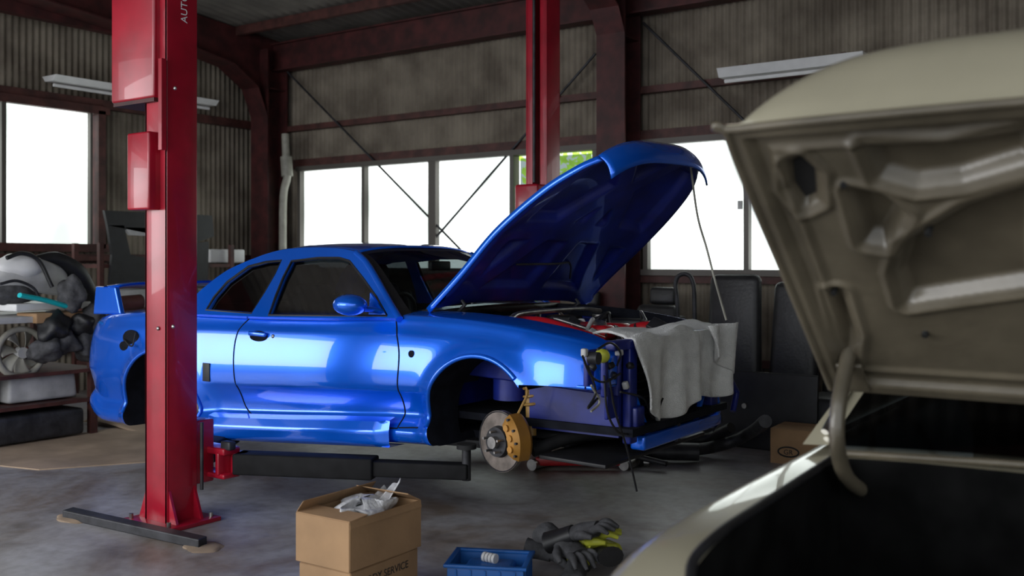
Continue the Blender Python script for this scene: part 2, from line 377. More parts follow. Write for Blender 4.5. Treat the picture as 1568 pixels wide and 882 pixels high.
box('near_carriage',(-4.8,3.66,.38),(.17,.14,.36),'red',lift,.01); box('near_bracket_top',(-4.70,3.74,.385),(.26,.12,.04),'red',lift,.01); box('near_bracket_bottom',(-4.70,3.74,.245),(.26,.12,.03),'red',lift,.01)
box('near_bracket_web',(-4.62,3.72,.315),(.03,.10,.13),'red',lift,.008)
cyl('lock_pin',(-4.66,3.60,.18),(-4.66,3.60,.56),.010,'dsteel',lift); box('gear_block',(-4.58,3.72,.42),(.08,.05,.05),'dsteel',lift,.01)
arm('arm_a',(-4.58,3.8),(-3.36,4.36),.31,.46); arm('arm_b',(-4.98,3.8),(-5.4,4.42),.29,.36)
box('far_carriage',(-4.42,6.60,.9),(.17,.14,1.9),'red',lift,.01)
box('far_carriage_cap',(-4.42,6.59,1.93),(.22,.18,.3),'red',lift,.02)
box('far_bracket',(-4.35,6.45,.33),(.5,.16,.2),'red',lift,.01)
arm('arm_c',(-4.2,6.4),(-3.4,5.8),.33,.46); arm('arm_d',(-4.6,6.4),(-5.4,5.7),.29,.36)
tube('lift_cable',[(-4.42,6.62,3.8),(-4.42,6.62,2.1)],.012,'dsteel',lift)
g=grp('floor_cable_cover',(-4.8,3.2,0)); prism('steel_bar',[(-5.36,3.18),(-4.22,3.24),(-4.24,3.31),(-5.38,3.26)],'z',0,.05,'dsteel',g,.006); ell('sealant',(-5.3,3.22,.0),(.14,.08,.015),'paper',g,noise=.1); ell('sealant_b',(-4.24,3.28,.0),(.12,.09,.012),'paper',g,noise=.1)
# ------------------------------------------------------------ BLUE COUPE
car=grp('sports_coupe',(-4.7,5.06,0.25)); YC=5.06
X=[-7.00,-6.96,-6.85,-6.6,-6.25,-5.85,-5.4,-4.8,-4.2,-3.7,-3.4,-3.12,-2.85,-2.65,-2.52,-2.46]
w_=pchip(X,[.55,.66,.78,.845,.880,.89,.872,.862,.862,.868,.882,.89,.885,.86,.80,.72])
zs_=pchip(X,[.93,1.00,1.045,1.085,1.11,1.125,1.135,1.15,1.165,1.17,1.165,1.15,1.12,1.09,1.055,1.02])
zb_=pchip(X,[.50,.42,.36,.30,.31,.32,.33,.365,.41,.445,.46,.48,.50,.52,.56,.6])
cr_=pchip([-7,-6,-3.6,-2.46],[.03,.03,.035,.03])
FA=(-3.135,.615,.348); RA=(-5.85,.46,.395)
def half(x):
    w=w_(x);zs=zs_(x);zb=zb_(x);H=zs-zb;c=cr_(x);q=min(1,H/.72)
    k=[(0,zb),(w*.6,zb),(w-.10,zb),(w-.03,zb+.01),(w-.005,zb+.05*q),(w-.01,zb+.10*q),(w-.045,zb+.155*q),(w-.04,zb+.2*q),(w-.012,zb+.3*q),
       (w,zb+.48*H),(w-.004,zb+.62*H),(w-.022,zb+.78*H),(w-.05,zs-.07*q),(w-.08,zs-.022),(w-.13,zs),(w*.6,zs+c*.7),(0,zs+c)]
    return [Vector((a,b,0)) for a,b in k]
def deform(x,p):
    if p.x<w_(x)-.2: return p
    z=p.y; o=0
    for ax,az,ar in (FA,RA):
        d=math.hypot(x-ax,z-az)-ar
        if -.1<d<.3 and z>az-.15: o+=.034*math.exp(-((max(d,0)-.0)/.07)**2)
    zc=.74+.043*(x+3.74)
    if -5.45<x<-3.45:
        t=(zc-z)/.22; e=min(1,(x+5.45)/.15,(-3.45-x)/.15)
        if 0<t<1: o-=.030*math.sin(math.pi*t)**.75*e
    zc2=zs_(x)-.115
    if -6.6<x<-2.9:
        t=(z-zc2)/.10
        if 0<t<1: o-=.010*math.sin(math.pi*t)
    return Vector((p.x+o,p.y,0))
vs=[];fs=[];ring=None
xs=np.concatenate([np.linspace(-7.0,-6.8,12)[:-1],np.linspace(-6.8,-2.7,200)[:-1],np.linspace(-2.7,-2.46,14)])
for x in xs:
    hp=[deform(x,p) for p in catmull(half(x),112)]
    r=[(x,YC-p.x,p.y) for p in hp]+[(x,YC+p.x,p.y) for p in hp[1:-1]][::-1]; ring=len(r); vs+=r
for i in range(len(xs)-1):
    for j in range(ring):
        a=i*ring+j;b=i*ring+(j+1)%ring; fs.append((a,b,b+ring,a+ring))
fs.append(tuple(range(ring))[::-1]); fs.append(tuple(range((len(xs)-1)*ring,len(xs)*ring)))
body=mesh('body',vs,fs,['blue','bay'],car,35)
PM=['blue','bay']
cuts=[]
for s in (-1,1):
    y0=YC+s*1.0;y1=YC+s*.5
    cuts.append(ccyl((FA[0],y0,FA[1]),(FA[0],y1,FA[1]),FA[2],PM)); cuts.append(ccyl((RA[0],y0,RA[1]),(RA[0],y1,RA[1]),RA[2],PM))
cuts.append(cbox((-3.62,YC-.62,.5),(-2.3,YC+.62,1.6),PM))
cuts.append(cbox((-5.5,YC-.70,.7),(-3.75,YC+.70,1.6),PM))
cuts.append(cbox((-2.86,YC-1.1,.2),(-2.3,YC+1.1,.845),PM))
cut(body,cuts)
bvh=BVHTree.FromPolygons([v.co.copy() for v in body.data.vertices],[tuple(p.vertices) for p in body.data.polygons])
def onside(x,z,off=.002,sg=-1):
    o=Vector((x,YC+sg*2,z)); h=bvh.ray_cast(o,Vector((0,-sg,0)))
    return Vector((x,(h[0].y if h[0] else YC+sg*.87)+sg*off,z))
def pxside(u,v,off=.002):
    y=4.2
    for _ in range(6):
        p=px(u,v,y=y); q=onside(p.x,p.z,off); y=q.y
    return Vector((p.x,y,p.z))
def seam(name,pts,r=.0045,m='bay',n=24,off=0):
    P=[pxside(*p,0) for p in pts]; P=catmull(P,n)
    P=[onside(p.x,p.z,off) for p in P]
    Q=[Vector((p.x,2*YC-p.y,p.z)) for p in P]
    tube(name,P,r,m,car,6); tube(name+'_far',Q,r,m,car,6)
seam('door_seam_front',[(607,487),(611,540),(611,600),(609,655)],n=40)
seam('door_seam_rear',[(386,484),(366,505),(358,540),(362,590),(378,625),(396,645)],n=40)
seam('door_seam_bottom',[(396,645),(500,651),(609,656)])
seam('fender_seam',[(640,655),(611,655)],n=6)
seam('belt_trim',[(318,481),(400,487),(500,489),(600,489)],.008,'black',off=.002)
for tag,(ax,az,ar) in (('front',FA),('rear',RA)):
    for s in (-1,1):
        P=[]
        for i in range(41):
            th=math.radians(-8+196*i/40); x=ax+math.cos(th)*(ar+.012); z=az+math.sin(th)*(ar+.012)
            if tag=='front' and x>-2.87 and z<.86: continue
            h=bvh.ray_cast(Vector((x,YC+s*2,z)),Vector((0,-s,0)))
            if h[0] and abs(h[0].y-YC)>.7: P.append(Vector((x,h[0].y+s*.002,z)))
        if len(P)>3: tube('arch_lip_%s_%d'%(tag,s+2),P,.014,'blue',car,8)
for tag,(ax,az,ar) in (('front',FA),('rear',RA)):
    for s in (-1,1):
        a0,a1=(35,150) if tag=='front' else (-5,190)
        def wf(u,v): 
            th=math.radians(a0+(a1-a0)*u); return (ax+math.cos(th)*(ar-.004),YC+s*(.84-.34*v),az+math.sin(th)*(ar-.004))
        grid('liner_%s_%d'%(tag,s+2),wf,30,3,'bay',car)
# greenhouse
def dyz(z): return .80-(z-1.16)*.62
def gpx(u,v):
    y=4.35
    for _ in range(8):
        p=px(u,v,y=y); y=YC-dyz(p.z)
    return Vector((p.x,p.z))
outer=[(612,489),(598,466),(580,434),(562,404),(546,388),(520,383),(480,381.5),(440,384),(410,391),(380,402),(350,416),(322,436),(300,456),(284,482),(400,487),(500,489)]
quart=[(318,475),(330,455),(350,432),(383,408),(410,401),(434,399),(424,420),(408,448),(388,480)]
doorg=[(414,483),(424,455),(436,425),(449,400),(490,395),(522,395),(538,400),(560,428),(580,456),(596,484)]
def fill_side(name,polys,m,inset,parent,th=.012):
    cu=bpy.data.curves.new(name,'CURVE'); cu.dimensions='2D'; cu.fill_mode='BOTH'
    for pl in polys:
        sp=cu.splines.new('POLY'); sp.points.add(len(pl)-1)
        for q,p in zip(sp.points,pl): q.co=(p.x,p.y,0,1)
        sp.use_cyclic_u=True
    o=bpy.data.objects.new(name,cu); COL.objects.link(o); dg=bpy.context.evaluated_depsgraph_get(); dg.update()
    me=bpy.data.meshes.new_from_object(o.evaluated_get(dg)); bpy.data.objects.remove(o)
    V=[(v.co.x,v.co.y) for v in me.vertices]; P=[tuple(p.vertices) for p in me.polygons]
    for s,t in ((-1,''),(1,'_far')):
        vv=[(x,YC+s*(dyz(z)-inset),z) for x,z in V]
        ob=mesh(name+t,vv,P,m,parent)
        if th: md=ob.modifiers.new('s','SOLIDIFY'); md.thickness=th; md.offset=0
O=[gpx(*p) for p in outer]; Q=[gpx(*p) for p in quart]; D=[gpx(*p) for p in doorg]
fill_side('side_frame',[O,Q,D],'blue',0,car,.03)
fill_side('quarter_glass',[Q],'dglass',.012,car,0)
fill_side('door_glass',[D],'sglass',.012,car,0)
def ring3(P,r,m,nm,close=True):
    for s in (-1,1):
        pp=[Vector((p.x,YC+s*(dyz(p.y)+.012),p.y)) for p in P]
        tube(nm+'_%d'%(s+2),pp,r,m,car,6,cyc=close)
ring3(Q,.008,'black','quarter_seal'); ring3(D,.009,'black','door_seal')
def c2(lst,n): return catmull([Vector((p.x,p.y,0)) for p in [gpx(*q) for q in lst]],n)
RP=c2(outer[4:10],24)
def roof(u,v):
    p=RP[int(round(u*24))]; s=2*v-1; z=p.y; d=dyz(z)
    return (p.x+.06*(1-u)*(1-s*s)*1.0,YC+s*d,z+.035*(1-s**4)+.010*(1-s*s))
grid('roof',roof,24,20,'blue',car,40,.012)
CP=c2(outer[9:14],20)
def rear(u,v):
    p=CP[int(round(u*20))]; s=2*v-1; z=p.y; d=dyz(z)
    return (p.x-.05*u*(1-s*s),YC+s*d,z+(.04*(1-u)+.03)*(1-s**4))
grid('rear_glass',rear,20,24,['blue','dglass'],car,40,0,mi=lambda u,v:1 if (.14<v<.86 and .04<u<.93) else 0)
AP=c2(outer[0:5],16)
def ws(u,v):
    p=AP[int(round(u*16))]; s=2*v-1; z=p.y; d=dyz(z)
    return (p.x+(.24*(1-u)+.06*u)*(1-s*s),YC+s*d,z+(.02*(1-u)+.035*u)*(1-s**4))
grid('windscreen',ws,16,20,['glass','black'],car,40,0,mi=lambda u,v:1 if (u>.94 or v<.03 or v>.97) else 0)
for s in (-1,1):
    tube('a_pillar_%d'%(s+2),[(p.x,YC+s*dyz(p.y),p.y) for p in AP],.022,'blue',car,8)
    tube('drip_rail_%d'%(s+2),[(p.x,YC+s*(dyz(p.y)),p.y) for p in RP]+[(p.x,YC+s*(dyz(p.y)),p.y) for p in CP[1:]],.014,'blue',car,8)
box('cowl',(-3.68,YC,1.175),(.16,1.3,.03),'black',car,.01)
tube('wiper',[(-3.62,4.75,1.22),(-3.72,5.1,1.25),(-3.75,5.4,1.25)],.008,'black',car,6)
box('rear_view_mirror',(-4.12,5.06,1.44),(.03,.2,.06),'black',car,.01)
tube('steering_wheel',[Vector((-4.18,4.70,1.10))+Vector((.05*math.sin(a),.17*math.cos(a),.17*math.sin(a))) for a in np.linspace(0,2*math.pi,25)[:-1]],.014,'black',car,8,cyc=True)
box('dashboard',(-3.93,YC,1.06),(.32,1.36,.2),'black',car,.05)
def seat_parts(g,x,y,z,rz=0,sc=1,tilt=-.3,m='seat',tag=''):
    R=Matrix.Rotation(rz,4,'Z')
    def T(v): return Vector((x,y,z))+(R@Vector(v))*sc
    box(tag+'cushion',T((0,0,.18)),(.5*sc,.5*sc,.16*sc),m,g,.05,(0,0,rz))
    box(tag+'backrest',T((-.30,0,.52)),(.13*sc,.48*sc,.62*sc),m,g,.05,Euler((0,tilt,rz)),taper=(.8,.8))
    box(tag+'headrest',T((-.43,0,.90)),(.09*sc,.25*sc,.15*sc),m,g,.035,Euler((0,tilt,rz)))
    for s in (-1,1):
        box(tag+'bolster_%d'%(s+2),T((-.26,s*.23,.5)),(.15*sc,.07*sc,.5*sc),m,g,.03,Euler((0,tilt,rz)))
        box(tag+'rail_%d'%(s+2),T((0,s*.2,.05)),(.45*sc,.03*sc,.10*sc),'dsteel',g,.005,(0,0,rz))
for i,y in enumerate((4.72,5.40)): seat_parts(car,-4.62,y,.62,0,.85,-.3,'black','seat%d_'%i)
box('rear_seat',(-5.3,YC,1.0),(.25,1.2,.36),'black',car,.08,(0,-.3,0)); box('parcel_shelf',(-5.55,YC,1.16),(.5,1.15,.03),'black',car)
c=px(536,467,y=4.13)
ell('mirror_shell',c,(.10,.09,.062),'blue',car,(0,.05,.5)); 
tube('mirror_arm',[c+Vector((.04,.03,-.02)),px(572,474,y=4.25),px(590,478,y=4.30)],.03,'blue',car,8,flat=.6)
prism('mirror_sail',[(px(594,484,y=4.28).x,px(594,484,y=4.28).z),(px(566,484,y=4.28).x,px(566,484,y=4.28).z),(px(572,448,y=4.3).x,px(572,448,y=4.3).z)],'y',4.27,4.285,'blue',car)
ell('mirror_shell_far',(c.x,2*YC-c.y,c.z),(.10,.09,.062),'blue',car,(0,.05,-.5))
p=pxside(396,516,0); ell('handle_recess',p,(.085,.008,.04),'bay',car); q=pxside(394,513,.012)
box('handle_bar',q+Vector((0,0,.006)),(.16,.022,.03),'blue',car,.009,(0,.03,0))
ell('key_lock',pxside(418,515,.0),(.013,.008,.013),'steel',car)
p=pxside(630,542,0); cyl('repeater_hole',p+Vector((0,.01,0)),p-Vector((0,.004,0)),.02,'bay',car)
p=pxside(316,570,0); box('black_tape',p,(.07,.01,.12),'black',car,.003)
for i,(u,v,a,b) in enumerate([(201,518,.10,.06),(190,530,.055,.035)]):
    p=pxside(u,v,0); ell('lamp_aperture_%d'%i,p,(a,.010,b),'bay',car)
tube('lamp_wire',[pxside(190,520,.02),pxside(202,530,.04),pxside(208,510,.02)],.006,'black',car,6,n=10)
for s in (-1,1):
    for k in (0,1): cyl('tail_lamp_%d%d'%(s+2,k),(-6.96,YC+s*(.22+.2*k),.83),(-7.01,YC+s*(.22+.2*k),.83),.075,'redp',car)
box('number_plate_recess',(-7.0,YC,.62),(.02,.4,.16),'black',car,.005)
P=[pxside(u,v,.004) for u,v in ((322,655),(400,660),(500,664),(600,667))]
def sk(u,v):
    p=P[0].lerp(P[-1],u); zz=zb_(p.x); 
    prof=[(.03,.165),(-.03,.145),(-.055,.09),(-.045,.02),(-.02,.0),(.12,.0)]
    k=v*5; i=min(int(k),4); t=k-i; a=prof[i]; b=prof[i+1]; e=min(1,min(u,1-u)*14+.4)
    return (p.x,4.19+(a[0]*(1-t)+b[0]*t)*(e if (a[0]+b[0])<0 else 1),zz-.015+(a[1]*(1-t)+b[1]*t)*1.0)
grid('side_skirt',sk,60,20,'blue',car,45)
grid('side_skirt_far',lambda u,v:(sk(u,v)[0],2*YC-sk(u,v)[1],sk(u,v)[2]),30,15,'blue',car,45)
def wing(u,v):
    y=YC-.72+1.44*u; th=2*math.pi*v; e=min(1,(1-abs(2*u-1))*12+.35)
    return (-6.74+.15*math.cos(th)*e-.02,y,1.29+.02*math.sin(th)+.02*math.cos(th)-.03*abs(2*u-1)**6)
grid('rear_wing',wing,40,16,'blue',car,50)
for s in (-1,1):
    prism('wing_upright_%d'%(s+2),[(-6.9,1.07),(-6.55,1.08),(-6.62,1.28),(-6.87,1.28)],'y',YC+s*.70-.02,YC+s*.70+.02,'blue',car,.01)
box('trunk_seam',(-6.2,YC,1.14),(.008,1.3,.006),'bay',car)
# hood
NE=catmull([px(655,474,y=4.36),px(705,418,y=4.37),px(760,352,y=4.39),px(830,291,y=4.42),px(885,256,y=4.45),px(918,241,y=4.49)],40)
FE=catmull([px(890,467,y=5.76),px(925,428,y=5.75),px(985,370,y=5.73),px(1028,324,y=5.70),px(1056,286,y=5.66),px(1066,256,y=5.60)],40)
HN=Vector((-.64,0,.77))
def hoodp(u,v,off=0.0):
    a=NE[int(round(u*40))]; b=FE[int(round(u*40))]; s=2*v-1
    p=a.lerp(b,v)+HN*((.055-.02*u)*(1-s**4)+.01)
    p+=Vector((.77,0,.64))*(.11*(1-abs(s)**3.5)*u**2) 
    p+=Vector((.1,0,.0))*(1-s*s)*(1-u)**2
    return p+HN*off
grid('hood_skin',lambda u,v:hoodp(u,v,0),40,36,'blue',car,50)
def segd(p,a,b):
    ax,ay=a;bx,by=b;dx,dy=bx-ax,by-ay;t=max(0,min(1,((p[0]-ax)*dx+(p[1]-ay)*dy)/(dx*dx+dy*dy)))
    return math.hypot(p[0]-ax-t*dx,p[1]-ay-t*dy)
ribs=[((.08,.06),(.95,.06)),((.08,.94),(.95,.94)),((.07,.04),(.07,.96)),((.92,.05),(.92,.95)),((.1,.1),(.62,.46)),((.1,.9),(.62,.54)),((.62,.5),(.92,.25)),((.62,.5),(.92,.75)),((.1,.5),(.6,.5)),((.4,.05),(.4,.95))]
def hoodu(u,v):
    d=min(segd((u,v),*r) for r in ribs); k=max(0,min(1,(.07-d)/.03)); k=k*k*(3-2*k)
    x=u*40; i=min(int(x),39); t=x-i
    p=hoodp(i/40,v).lerp(hoodp((i+1)/40,v),t)
    return p-HN*(.010+.036*k)
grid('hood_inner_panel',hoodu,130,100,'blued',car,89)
def lip(u,v):
    a=hoodp(1,u); b=hoodp(1,u)-HN*.12-Vector((0,0,.03))
    return a.lerp(b,v)+Vector((.77,0,.64))*.02*math.sin(math.pi*v)
grid('hood_front_lip',lip,36,6,'blue',car,50,.012)
for k,f_ in enumerate((0,1)):
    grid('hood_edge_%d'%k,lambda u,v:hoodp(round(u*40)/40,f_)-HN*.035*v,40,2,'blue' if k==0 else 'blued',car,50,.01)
for s,v in ((0,.12),(1,.88)):
    p=hoodp(.05,v); tube('hood_hinge_%d'%s,[p,p+Vector((.05,0,-.06)),p+Vector((-.02,0,-.12))],.012,'dsteel',car,8)
wv=[hoodu(.93,.86),px(1068,330,y=5.45),px(1082,380,y=5.4),px(1095,430,y=5.4),px(1112,490,y=5.45)]
tube('hood_cable',wv,.007,'pvc',car,6,n=30)
tube('washer_hose',[hoodu(.22,.3),hoodu(.26,.5)-HN*.01,hoodu(.24,.65),hoodu(.16,.75)],.007,'dsteel',car,6,n=20)
# engine bay
box('bay_floor',(-2.98,YC,.6),(1.2,1.2,.04),'bay',car)
box('firewall',(-3.6,YC,.88),(.03,1.3,.5),'blued',car)
for s in (-1,1):
    box('inner_fender_%d'%(s+2),(-3.02,YC+s*.605,.95),(1.15,.03,.28),'blued',car,.01,(0,.05,0))
    cyl('strut_tower_%d'%(s+2),(-3.2,YC+s*.50,.7),(-3.2,YC+s*.50,1.10),.10,'blued',car); cyl('strut_cap_%d'%(s+2),(-3.2,YC+s*.50,1.10),(-3.2,YC+s*.50,1.13),.055,'steel',car)
tube('strut_brace',[(-3.2,YC-.5,1.15),(-3.25,YC-.3,1.17),(-3.25,YC+.3,1.17),(-3.2,YC+.5,1.15)],.016,'steel',car,8,n=16)
box('engine_block',(-3.15,YC,.83),(.75,.3,.36),'dsteel',car,.03)
for s in (-1,1): box('cam_cover_%d'%(s+2),(-3.15,YC+s*.10,1.06),(.74,.13,.09),'redp',car,.03)
box('coil_cover',(-3.15,YC,1.075),(.6,.06,.05),'dsteel',car,.01)
box('intake_plenum',(-3.2,YC-.32,1.04),(.6,.14,.12),'steel',car,.05)
for i in range(6): cyl('runner_%d'%i,(-3.43+.1*i,YC-.32,1.0),(-3.43+.1*i,YC-.12,.93),.028,'steel',car,10)
tube('red_hose',[px(785,492,y=4.75),px(830,494,y=4.65),px(870,506,y=4.6),(-2.7,4.72,1.03)],.032,'redp',car,10,n=20)
tube('intake_pipe',[(-3.0,5.4,1.0),(-2.75,5.35,1.03),(-2.6,5.1,1.0),(-2.65,4.85,.95)],.04,'steel',car,12,n=24)
tube('red_pipe',[px(960,508,y=5.2),px(990,502,y=5.25),px(1012,508,y=5.35)],.04,'redp',car,10,n=12)
box('air_box',(-2.8,4.66,.98),(.22,.18,.16),'black',car,.03); box('battery',(-3.45,5.52,1.02),(.2,.16,.2),'black',car,.02)
box('fuse_box',(-3.0,5.55,1.06),(.25,.12,.1),'black',car,.02); cyl('reservoir',(-3.4,4.6,.95),(-3.4,4.6,1.12),.05,'pvc',car); cyl('turbo',(-2.95,5.38,.9),(-2.85,5.38,.9),.09,'steel',car)
random.seed(9)
for i in range(22):
    x=random.uniform(-3.5,-2.6); y=random.uniform(4.6,5.5); z=random.uniform(1.0,1.12)
    tube('hose_%d'%i,[(x,y,z),(x+random.uniform(-.15,.15),y+.1,z+.05),(x+random.uniform(-.2,.2),y+random.uniform(-.2,.25),z-.02)],random.choice((.008,.012,.018)),random.choice(('black','black','steel','dsteel','lgrey')),car,8,n=10)
for i in range(24):
    x=random.uniform(-3.2,-2.55); y=random.uniform(4.6,5.5)
    box('bracket_%d'%i,(x,y,random.uniform(1.0,1.10)),(random.uniform(.03,.1),random.uniform(.03,.1),random.uniform(.03,.08)),random.choice(('steel','dsteel','black','lgrey','black')),car,.006,(random.random(),random.random(),random.random()))
XF=-2.45
box('upper_rail',(XF,YC,1.045),(.06,1.42,.05),'blued',car,.01)
box('lower_crossmember',(XF,YC+.08,.52),(.09,1.0,.08),'blue',car,.015)
for s in (-1,1):
    box('core_side_%d'%(s+2),(XF,YC+s*.50,.78),(.05,.08,.5),'blued',car,.01)
    box('frame_rail_%d'%(s+2),(-2.7,YC+s*.47,.66),(.6,.09,.12),'blued',car,.012)
    box('lamp_bracket_%d'%(s+2),(-2.52,YC+s*.73,.93),(.03,.2,.2),'blued',car,.01)
    box('lamp_shelf_%d'%(s+2),(-2.56,YC+s*.72,.845),(.2,.22,.02),'blue',car,.006)
    box('corner_stay_%d'%(s+2),(-2.44,YC+s*.78,.92),(.03,.05,.24),'blued',car,.01,(0,0,.2))
    box('apron_%d'%(s+2),(-2.75,YC+s*.56,.74),(.55,.03,.35),'blued',car)
    box('apron_plate_%d'%(s+2),(-2.49,YC+s*.60,.80),(.02,.16,.26),'blued',car,.006)
    tube('diag_stay_%d'%(s+2),[(XF,YC+s*.3,.55),(XF,YC+s*.48,.8)],.02,'blue',car,8)
box('bumper_beam_end',(XF+.02,YC+.52,.70),(.06,.05,.30),'blue',car,.01,(.12,0,0))
box('radiator',(-2.53,YC,.79),(.04,.9,.44),'bay',car)
for i in range(9): box('fin_%d'%i,(-2.505,YC,.6+.045*i),(.008,.86,.008),'dsteel',car)
box('hood_latch',(XF+.03,YC+.05,.97),(.03,.06,.12),'steel',car,.006); box('latch_stay',(XF+.03,YC,.72),(.02,.035,.5),'dsteel',car)
p=px(922,545,x=-2.42); ell('bulb_cap',p,(.04,.035,.035),'yel',car); p=px(903,548,x=-2.42); cyl('lamp_motor',p,p+Vector((.05,0,0)),.03,'dsteel',car)
for i,(u,v) in enumerate([(895,540),(908,562),(935,560),(948,540),(940,575),(965,560),(958,590)]):
    p=px(u,v,x=-2.43); box('clip_%d'%i,p,(.03,.03,.04),'black' if i%3 else 'lgrey',car,.008,(i,.5*i,0))
tube('fog_pipe',[px(1115,575,x=-2.42),px(1128,600,x=-2.42),px(1122,630,x=-2.42)],.02,'blued',car,8)
for i,pl in enumerate([[(900,560),(912,600),(900,625),(915,610)],[(933,580),(942,630),(958,680),(968,720),(975,752)],[(925,575),(930,630),(945,660),(962,665)],[(905,590),(918,615),(905,630)],[(892,545),(905,575),(925,585),(950,572)],[(950,600),(985,610),(1000,640),(1015,610)],[(1090,600),(1105,640),(1092,660)],[(915,535),(935,525),(950,540),(945,560)]]):
    tube('hanging_wire_%d'%i,[px(u,v,x=-2.41) for u,v in pl],.006,'black' if i!=3 else 'pvc',car,6,n=24)
box('undertray',(-4.6,YC,.40),(3.0,1.2,.04),'black',car,.0,(0,-.035,0)) 
box('front_subframe',(-2.95,YC,.50),(.25,1.0,.08),'black',car,.02)
box('front_undertray',(-2.68,YC-.1,.44),(.4,1.2,.02),'black',car,.004,(0,.02,0))
tube('tension_rod',[px(945,662,y=4.75),px(880,668,y=4.6),px(815,690,y=4.4)],.035,'armb',car,10,n=12)
tube('lower_arm',[(-3.05,4.85,.5),(-3.08,4.6,.46),(-3.1,4.42,.42)],.03,'dsteel',car,10,n=10)
HB=px(765,676,y=4.31); n=Vector((-.2,-.98,0)).normalized(); tx=Vector((.98,-.2,0)).normalized()
def hub(tag,c,n,tx,R=.164):
    cyl(tag+'_disc',c-n*.0,c-n*.03,R,'disc',car,48); cyl(tag+'_hat',c+n*.0,c+n*.028,R*.52,'dsteel',car,32,r2=R*.48); cyl(tag+'_hub',c+n*.02,c+n*.06,.032,'steel',car,20)
    tube(tag+'_groove',[c+n*.002+(tx*math.cos(a)+Vector((0,0,1))*math.sin(a))*R*.97 for a in np.linspace(0,6.283,33)[:-1]],.003,'dsteel',car,5,cyc=True)
    for k in range(5):
        a=k*2*math.pi/5+.3; q=c+(tx*math.cos(a)+Vector((0,0,1))*math.sin(a))*.057
        cyl(tag+'_stud_%d'%k,q+n*.02,q+n*.07,.007,'steel',car,8)
hub('front_brake',HB,n,tx)
def cal(c,n,tx,tag,a0,a1):
    def P(a,r,d): return c+(tx*math.cos(a)+Vector((0,0,1))*math.sin(a))*r+n*d
    N=14; vs=[];fs=[]
    for i in range(N+1):
        a=a0+(a1-a0)*i/N; e=1-.25*abs(2*i/N-1)**3
        for r,d in ((.10,.0),(.095,.03*e),(.115,.05*e),(.16,.05*e),(.185,.025*e),(.188,-.05),(.17,-.08),(.10,-.07),(.10,-.04)): vs.append(P(a,r,d))
    k=9
    for i in range(N):
        for j in range(k): fs.append((i*k+j,i*k+(j+1)%k,(i+1)*k+(j+1)%k,(i+1)*k+j))
    fs.append(tuple(range(k))); fs.append(tuple(range(N*k,N*k+k)))
    mesh(tag,vs,fs,'gold',car,30)
    for i in range(3):
        a=a0+(a1-a0)*(.22+.28*i); cyl(tag+'_boss_%d'%i,P(a,.14,.04),P(a,.14,.06),.018,'gold',car,16)
    for i in range(4):
        a=a0+(a1-a0)*(.1+.27*i); cyl(tag+'_bolt_%d'%i,P(a,.17,.03),P(a,.17,.048),.007,'dsteel',car,8)
cal(HB,n,tx,'brake_caliper',math.radians(-26),math.radians(58))
cyl('rear_disc',(-5.85,4.42,.40),(-5.85,4.45,.40),.15,'disc',car,40); cyl('rear_hub',(-5.85,4.38,.40),(-5.85,4.42,.40),.07,'dsteel',car)
HF=Vector((HB.x,2*YC-HB.y,HB.z)); cyl('far_disc',HF,HF+Vector((0,-.03,0)),.164,'disc',car,40)
cyl('far_rear_disc',(-5.85,5.70,.40),(-5.85,5.67,.40),.15,'disc',car,40)
p=px(806,600,y=4.45)
cyl('damper',(p.x,4.5,.52),(p.x-.05,4.55,.95),.028,'amber',car,14)
hx=[]
for i in range(90):
    a=i*.42; t=i/90; hx.append((p.x-.03*t+.05*math.cos(a),4.52+.03*t+.05*math.sin(a),.66+.26*t))
tube('coil_spring',hx,.008,'amber',car,6)
tube('brake_hose',[px(800,580,y=4.4),px(808,600,y=4.36),px(800,620,y=4.34),px(790,640,y=4.33)],.007,'amber',car,6,n=12)
box('knuckle',HB+Vector((0,.12,.0)),(.09,.1,.2),'dsteel',car,.02)
# TOWEL
tw=grp('towel',(-2.4,5.1,.9))
def towf(u,v):
    y=4.54+1.24*u
    drop=.33+.10*math.sin(3.0*u+.4)+.05*math.sin(9*u)
    if v<.3:
        k=v/.3; x=-2.66+.24*k; z=1.09+.012*math.sin(8*u+5*k)+.022*math.sin(17*u)*k
        if k>.8: z-=.01
    else:
        k=(v-.3)/.7; x=-2.405+.045*math.sin(14*u+2*k)*k**.7+.022*math.sin(33*u+4*k)*k+.03*k; z=1.085-drop*k-.01
        y+=.06*(k)*math.sin(2.2*u+1)-.02
        y-=.10*k*(u-.35)
    return (x,y,z)
grid('cloth',towf,90,44,'towel',tw,60,.012)
def towg(u,v):
    y=5.32+.40*u; k=v
    return (-2.355+.03*math.sin(9*u+2*v),y+.10*k*(.5-u)+.05*k,1.09-.34*k*(.55+.45*u)+.01)
grid('cloth_fold',towg,24,24,'towel',tw,60,.014)
# ------------------------------------------------------------ FOREGROUND BEIGE CAR
fc=grp('beige_sedan',(-.2,3.6,0)); XC=-.2
Yk=[1.60,1.66,1.80,2.0,2.3,2.9,3.6,4.6,5.2,5.8,6.1,6.2]
fw=pchip(Yk,[.74,.85,.905,.915,.91,.895,.89,.88,.87,.83,.74,.62])
fz=pchip(Yk,[.60,.71,.81,.865,.885,.905,.92,.92,.90,.86,.78,.68])
def fhalf(y):
    w=fw(y);z=fz(y);zb=.2
    return [Vector((a,b,0)) for a,b in [(0,zb),(w-.15,zb),(w-.05,zb+.03),(w-.02,zb+.12),(w,zb+.22),(w,zb+.32),(w-.01,z-.15),(w-.03,z-.08),(w-.09,z-.02),(w-.17,z+.003),(w*.5,z+.02),(0,z+.025)]]
vs=[];fs=[];ys=np.concatenate([np.linspace(1.60,1.95,18)[:-1],np.linspace(1.95,6.2,60)])
